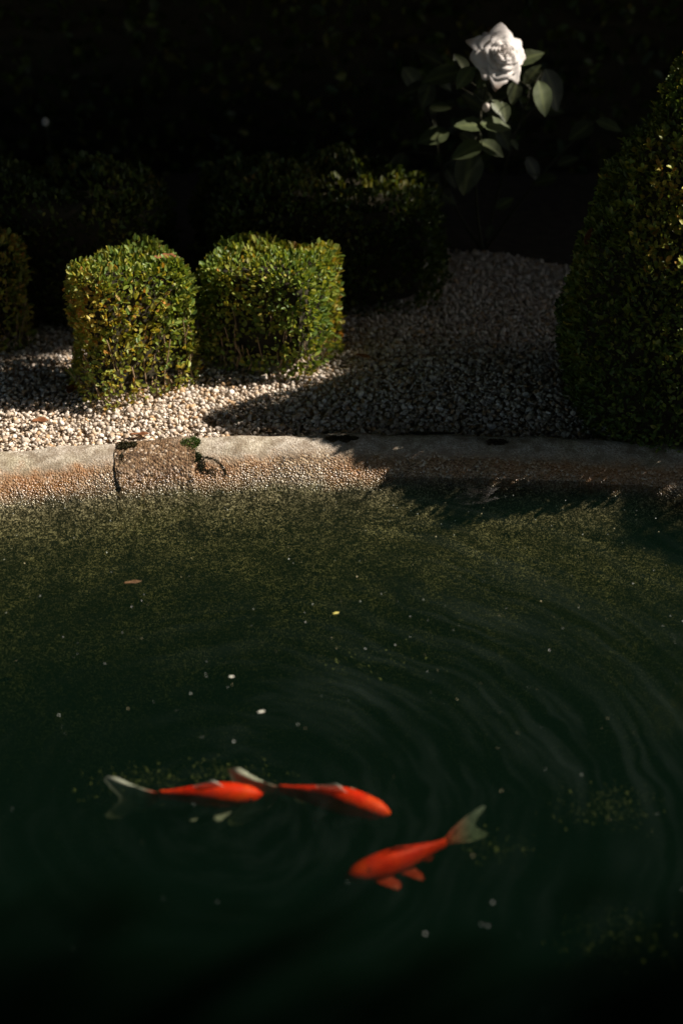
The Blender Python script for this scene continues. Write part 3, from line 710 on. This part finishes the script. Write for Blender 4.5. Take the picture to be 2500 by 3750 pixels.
LEAVES = [(1615, 280, 195, 165, 4.15, 1.1), (1700, 285, 235, 105, 4.1, 1.4), (1760, 290, 250, 80, 4.12, 1.2), (1685, 232, 120, 95, 4.2, .8), (1935, 210, 20, 130, 4.2, .9),
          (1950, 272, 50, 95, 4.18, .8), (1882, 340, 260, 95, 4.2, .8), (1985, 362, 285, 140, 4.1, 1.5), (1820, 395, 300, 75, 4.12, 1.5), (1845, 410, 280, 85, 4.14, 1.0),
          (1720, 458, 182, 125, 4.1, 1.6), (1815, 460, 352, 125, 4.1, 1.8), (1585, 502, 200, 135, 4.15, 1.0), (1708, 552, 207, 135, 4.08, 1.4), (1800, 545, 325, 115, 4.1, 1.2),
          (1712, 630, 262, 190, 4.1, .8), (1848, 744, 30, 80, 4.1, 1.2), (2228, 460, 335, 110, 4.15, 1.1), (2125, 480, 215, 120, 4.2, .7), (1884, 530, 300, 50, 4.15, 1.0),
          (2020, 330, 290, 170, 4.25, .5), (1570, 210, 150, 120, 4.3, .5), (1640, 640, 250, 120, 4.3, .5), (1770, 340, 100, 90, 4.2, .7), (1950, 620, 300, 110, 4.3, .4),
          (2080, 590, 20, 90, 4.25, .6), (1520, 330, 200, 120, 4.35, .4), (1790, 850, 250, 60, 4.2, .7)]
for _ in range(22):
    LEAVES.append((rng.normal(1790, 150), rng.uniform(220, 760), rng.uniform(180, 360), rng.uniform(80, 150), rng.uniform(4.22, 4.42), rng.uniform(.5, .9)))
joints = []
for px, py, an, ln_, Y, br in LEAVES:
    j, c = rose_leaf(px, py, an, ln_, Y, bright=br); joints.append(np.array(j))
def stem(pts, r0, r1):
    v, f = tube(pts, np.linspace(r0, r1, len(pts)), 7); child('stem', npmesh('stem', v, f), M_STEM, bush)
base = np.array([.46, 4.42, .02]); rc = np.array(rose_c) - np.array(face) * .012
main = bez(base, np.array([.36, 4.22, .4]), rc, 24); stem(main, .006, .0035)
cane2 = bez(base, np.array([.62, 4.3, .35]), np.array(aty(2150, 470, 4.2)), 16); stem(cane2, .005, .002)
cane3 = bez(base, np.array([.3, 4.35, .25]), np.array(aty(1600, 520, 4.2)), 16); stem(cane3, .005, .002)
cane4 = bez(base, np.array([.5, 4.3, .4]), np.array(aty(1960, 300, 4.16)), 16); stem(cane4, .005, .002)
allc = np.concatenate([main[6:], cane2[6:], cane3[6:], cane4[6:]])
for j in joints:
    q = allc[np.argmin(np.linalg.norm(allc - j, axis=1) + .5 * np.clip(allc[:, 2] - j[2], 0, 1))]
    mid = (q + j) / 2 + np.array([0, 0, .012]); stem(bez(q, mid, j, 7), .0016, .0009)
# bud
def bud(px, py, Y, r_, label, par=None):
    c = aty(px, py, Y); v, f = ico(2); v = v * np.array([1, 1, 1.25]); v = v * (1 + .12 * np.sin(np.arctan2(v[:, 1], v[:, 0]) * 5 + v[:, 2] * 3))[:, None] * r_
    C = np.tile((.68, .62, .56), (len(v), 1)); return npmesh('bud', v + np.array(c), f, C), c
me, c = bud(1779, 393, 4.12, .010, ''); child('bud', me, M_PETAL, bush)

# a small pale bloom far left in the dark
me, c = bud(167, 446, 4.6, .011, '')
fb = thing('flower_stalk', 'single small pale bud on a stalk in the dark bed by the tall hedge', 'flower', (c.x, 4.6, .02))
o = link('bud', me, M_PETAL, fb); o.matrix_parent_inverse = Matrix.Translation(-fb.location)
v, f = tube(bez((c.x, 4.6, .02), (c.x + .02, 4.6, .2), tuple(c)), .002, 5); o = link('stalk', npmesh('stalk', v, f), M_STEM, fb); o.matrix_parent_inverse = Matrix.Translation(-fb.location)

# ------------------------------------------------------------------ fallen leaves, moss, flecks
def curled_leaf(name, label, pos, length, width, yaw, m, cat='leaf', curl=.3, tilt=(0, 0), group=None, lobes=0):
    nu, nv = 12, 7; u = np.linspace(0, 1, nu)[:, None]; v = np.linspace(-1, 1, nv)[None]
    w = width * .5 * np.sin(np.pi * np.clip(u, .01, .99) ** .85) ** .8 * (1 + lobes * .35 * np.sin(u * 19))
    V = np.stack([(u - .5) * length + 0 * v, w * v, curl * (w * v ** 2 + length * .35 * (u - .5) ** 2) + .03 * length * np.sin(u * 9 + v * 2)], -1).reshape(-1, 3)
    V[:, 2] -= V[:, 2].min()
    me = npmesh(name, V, grid_faces(nu, nv)); o = link(name, me, m); o.location = pos; o.rotation_euler = (R(tilt[0]), R(tilt[1]), R(yaw))
    so = o.modifiers.new('thickness', 'SOLIDIFY'); so.thickness = .0006
    return tag(o, label, cat, group)
WZ = .0012
p_ = atz(1230, 2248, 0); curled_leaf('floating_leaf', 'tiny yellow leaf floating on the open green water', (p_.x, p_.y, WZ), .0135, .006, 25, M_YELLOWLEAF, curl=.15)
p_ = atz(487, 2137, 0); curled_leaf('floating_leaf', 'curled brown leaf floating near the rough block in the rim', (p_.x, p_.y, WZ), 0.036, .011, 12, M_WETLEAF, curl=.4)
p_ = atz(957, 2610, 0); curled_leaf('floating_petal', 'small cream curled husk floating near the paired koi', (p_.x, p_.y, WZ), .013, .005, 20, M_FLECK, curl=.4)
p_ = atz(848, 2481, 0); curled_leaf('floating_petal', 'small cream flake floating on dark water behind the curled husk', (p_.x, p_.y, WZ), .010, .005, 0, M_FLECK, curl=.2)
p_ = atz(150, 1546, .045); curled_leaf('fallen_leaf', 'small orange brown dead leaf on gravel at the cube shadow edge', (p_.x, p_.y, .046), .042, .024, 10, M_DEAD, curl=.5, lobes=.4)
p_ = atz(270, 1430, .045); curled_leaf('fallen_leaf', 'dark brown dead leaf on shaded gravel beside the sunlit cube', (p_.x, p_.y, .046), .055, .03, 70, M_DEAD, curl=.5, lobes=.5)
p_ = atz(515, 1592, .045); curled_leaf('fallen_leaf', 'thin reddish dead leaf on sunlit gravel above the rough block', (p_.x, p_.y, .044), .05, .013, 5, M_DEAD, curl=.5)
p_ = atz(1330, 1315, .04); curled_leaf('fallen_leaf', 'pale dead leaf on gravel beside the cube with shaded front', (p_.x, p_.y, .046), .045, .02, -25, M_DEAD, curl=.4)
p_ = atz(610, 948, .355); curled_leaf('fallen_leaf', 'dark lobed dead leaf lying on top of a clipped box cube', (p_.x, p_.y, .352), .07, .036, 8, M_DEAD, curl=.5, lobes=.5)
q = dome_hit(2165, 860)
if q: curled_leaf('fallen_leaf', 'grey brown dead leaf caught on the shaded box cone', (q.x - .012, q.y - .012, q.z), .05, .022, 60, M_DEAD, tilt=(60, -40))

# moss on the rim
M_MOSS = leaf_material('moss', .2, .8); M_DARKMOSS = M_MOSS
def rim_z(s): return float(np.interp(s, RIM[:, 0], RIM[:, 1]))
def moss(label, px0, px1, s0, s1, cols, k, hgt=.006, parent=None, name='moss_tuft', arc=False):
    x0, x1 = ((q - 1250) / FPX * 3.36 for q in (px0, px1))
    xs = rng.uniform(0, 1, k); ss = rng.uniform(-1, 1, k)
    env = np.clip(.55 + .6 * vnoise(np.c_[xs * 7, 0 * xs, 0 * xs], 1.0, px0), .15, 1) * np.sqrt(np.clip(1 - (2 * xs - 1) ** 4, 0, 1))
    S = (s0 + s1) / 2 + (s1 - s0) / 2 * ss * env; X0 = x0 + (x1 - x0) * xs
    if arc: a_ = xs * 1.5; X0 = x0 + (x1 - x0) * np.sin(a_) + rng.normal(0, .0012, k); S = s0 + (s1 - s0) * np.cos(a_) ** 1.2 + rng.normal(0, .0012, k)
    phv = np.arcsin((X0 - PCX) / PA); X, Y = pond(phv, S); Z = np.interp(S, RIM[:, 0], RIM[:, 1])
    P = np.stack([X, Y, Z + .0005], 1); D = np.c_[rng.normal(0, .6, (k, 2)), rng.uniform(.5, 1, k)]
    cc = np.array(cols)[rng.choice(len(cols), k)] * rng.uniform(.7, 1.3, (k, 1))
    V, F, C = leaves(P, D, rng.normal(size=(k, 3)) + np.array([0, -.3, .6]), hgt * rng.uniform(.6, 1.3, k), .0022 * np.ones(k), cc)
    o = link(name, npmesh(name, V, F, C, False), M_MOSS); under(o, rim); o['kind'] = 'stuff'
    if label: o['label'] = label
    return o
moss('dark dry moss tuft on the pale rim', 1200, 1310, .062, .098, [(.05, .038, .015), (.08, .06, .025)], 900)
moss('bright green moss in the joint beside the rough block', 682, 742, .050, .112, [(.06, .11, .02), (.10, .16, .03), (.03, .05, .015)], 1400, .008)
moss(None, 705, 745, .02, .06, [(.02, .03, .01), (.04, .06, .015)], 500, .006)
moss(None, 458, 520, .06, .115, [(.03, .03, .012), (.06, .05, .02)], 500, .006)
moss(None, 456, 474, .004, .062, [(.015, .016, .007), (.035, .035, .014)], 420, .006)
moss(None, 735, 760, .004, .04, [(.015, .016, .007), (.035, .035, .014)], 260, .005)
moss(None, 742, 832, .004, .040, [(.015, .016, .007), (.04, .035, .014)], 240, .003, arc=True)
moss(None, 748, 800, .002, .020, [(.03, .025, .010), (.07, .05, .022), (.02, .022, .009)], 150, .003)
moss(None, 1780, 1850, .055, .09, [(.04, .03, .015)], 500, .006)
moss(None, 1500, 1660, .108, .122, [(.02, .02, .01), (.05, .04, .02)], 700, .006)

# flecks on the surface
def fleck_cloud(P, r, cols):
    bv, bf = ico(0); k = len(P); sc = r[:, None] * rng.uniform(.5, 1.3, (k, 3)); sc[:, 2] *= .5
    V = np.einsum('kij,kvj->kvi', rotm(k), bv[None] * sc[:, None]) + P[:, None]
    return npmesh('flecks', V.reshape(-1, 3), (np.arange(k)[:, None, None] * 12 + bf[None]).reshape(-1, 3), np.repeat(cols, 12, 0))
k = 420; X = rng.uniform(-.85, .85, k); Y = rng.uniform(1.25, 2.92, k)
Y = 2.92 - (2.92 - Y) * rng.uniform(.2, 1, k)
c_ = np.array([(.62, .66, .62), (.5, .55, .5), (.55, .5, .3)])[rng.choice(3, k)]
tag(link('surface_flecks', fleck_cloud(np.c_[X, Y, np.full(k, .0004)], np.minimum(rng.exponential(.0006, k) + .0004, .0015), c_), M_STONE), 'scattered pale flecks of pollen and dust floating on the pond', 'flecks', kind='stuff')
# pale specks hanging in the water, and algae clumps
def clump(px, py, depth, rx, ry, k, label, c=(.20, .22, .09)):
    q = atz(px, py, -depth); g = rng.normal(0, 1, (k, 3)); g = g * np.array([rx, ry, .012])
    cols = np.array(c) * rng.uniform(.4, 1.5, (k, 1))
    o = link('algae_clump', fleck_cloud(g, rng.exponential(.0009, k) + .0007, cols), M_STONE); o.location = q
    return tag(o, label, 'algae', kind='stuff')
clump(510, 2870, .13, .045, .02, 420, 'faint speckled algae clump under the tail of the trailing koi')
clump(820, 2830, .13, .05, .012, 300, 'faint speckled algae clump beside the back of the trailing koi')
clump(2230, 2950, .14, .045, .03, 420, 'dim algae clump hanging in open water past the see-through koi tail', (.2, .21, .1))
clump(1800, 3110, .15, .04, .02, 160, 'sparse algae flecks around the see-through tail of the lone koi')
clump(2260, 3420, .17, .05, .03, 300, 'dim algae clump deep in the darkest water')
clump(1370, 2420, .10, .06, .02, 160, 'sparse golden flecks in the green water near the yellow leaf')

# ------------------------------------------------------------------ unseen trees added to shade the garden and block sky light
LITU0, LITU1 = 1.38, 3.68
ru, rv = (float(x) for x in sun_uv(np.array(rose_c)))
flecks = [aty(555, 130, 5.28), aty(620, 170, 5.28), aty(155, 300, 5.28), aty(1500, 70, 5.28), aty(455, 625, 5.28), aty(2300, 20, 5.28), aty(1305, 745, 4.0), aty(1560, 835, 4.0), aty(300, 740, 3.9), aty(1360, 890, 3.9)]
fuv = [tuple(float(x) for x in sun_uv(np.array(q))) for q in flecks]
def in_gap(P):  # crown leaves removed here so sun reaches chosen spots
    u, v = sun_uv(P); soft = rng.uniform(-.30, .22, len(u))
    g = (u > LITU0 + soft + .10 * np.sin(v * 9)) & (u < LITU1 + .03 * np.sin(v * 11)) & (v < .95)
    g &= ~((u > 3.27 + .03 * np.sin(v * 17)) & (v < -.135 + .02 * np.sin(u * 23)))
    g &= ~((u > 3.56) & (v > .47 + .02 * np.sin(u * 31)))
    g |= ((u - ru) / .14) ** 2 + ((v - rv + .05) / .17) ** 2 < 1
    for a_, b_ in fuv: g |= ((u - a_) / .075) ** 2 + ((v - b_) / .05) ** 2 < 1
    return g
def tree(label, base, height, centre, radii, k, leaf, clumps=60, group=None):
    t = thing('added_shade_tree', label, 'tree', base, group); B = np.array(base, float); C0 = np.array(centre, float); rad = np.array(radii, float)
    J = Join(); top = C0 - B
    main_ = bez((0, 0, 0), (top[0] * .25, top[1] * .25, top[2] * .6), top, 10); J.add(*tube(main_, np.linspace(.17, .05, 10), 9))
    cc = unit(rng.normal(size=(clumps, 3))) * rng.uniform(.25, 1, (clumps, 1)) ** .5 * rad + C0
    for c in cc[:14]:
        s = main_[rng.integers(4, 9)]; e = c - B
        J.add(*tube(bez(s, (s + e) / 2 + np.array([0, 0, .2]), e, 8), np.linspace(.05, .012, 8), 6))
    tr_ = J
    i = rng.integers(clumps, size=k); P = cc[i] + rng.normal(0, 1, (k, 3)) * rad * .22
    P = P[~in_gap(P)]; P = P[P[:, 2] > 1.9]; k = len(P)
    D = rng.normal(0, 1, (k, 3)) + np.array([0, 0, -.4]); Nn = rng.normal(0, .7, (k, 3)) + np.array([0, 0, .8])
    col = np.array([.045, .075, .02]) * rng.uniform(.6, 1.5, (k, 1)) * np.array([1, 1, 1])
    V, F, C = leaves(P - B, D, Nn, leaf * rng.uniform(.7, 1.3, k), leaf * .62 * rng.uniform(.8, 1.2, k), col)
    # limbs must not cross the light gap either
    link('trunk', tr_.mesh('trunk'), M_BARK, t)
    tag(link('crown', npmesh('crown', V, F, C, False), M_TREELEAF, t), kind='stuff')
    return t
tree('unseen shade tree added at the back, its crown cut to let sun through', (6.6, 6.4, .01), 6, (6.2, 5.7, 4.2), (2.4, 2.5, 2.5), 80000, .10, 170)
tree('unseen shade tree added on the near bank to darken the near water', (5.8, .2, .01), 6, (5.4, .8, 4.2), (2.2, 1.9, 2.2), 30000, .11, 80)
tree('unseen broad tree added high over the whole pond to block sky light', (-1.5, -2.6, .01), 7, (-.8, 1.4, 6.2), (5.4, 6.0, 1.4), 90000, .18, 260)
tree('unseen tree added beyond the low box hedge to block sky light', (-5.2, 3.6, .01), 6, (-5.0, 3.0, 4.0), (2.2, 4.2, 2.8), 45000, .15, 110)
tree('unseen tree added off the near end of the pond to block sky light', (1.5, -4.6, .01), 6, (1.0, -4.4, 4.0), (4.6, 1.8, 2.8), 45000, .15, 110)
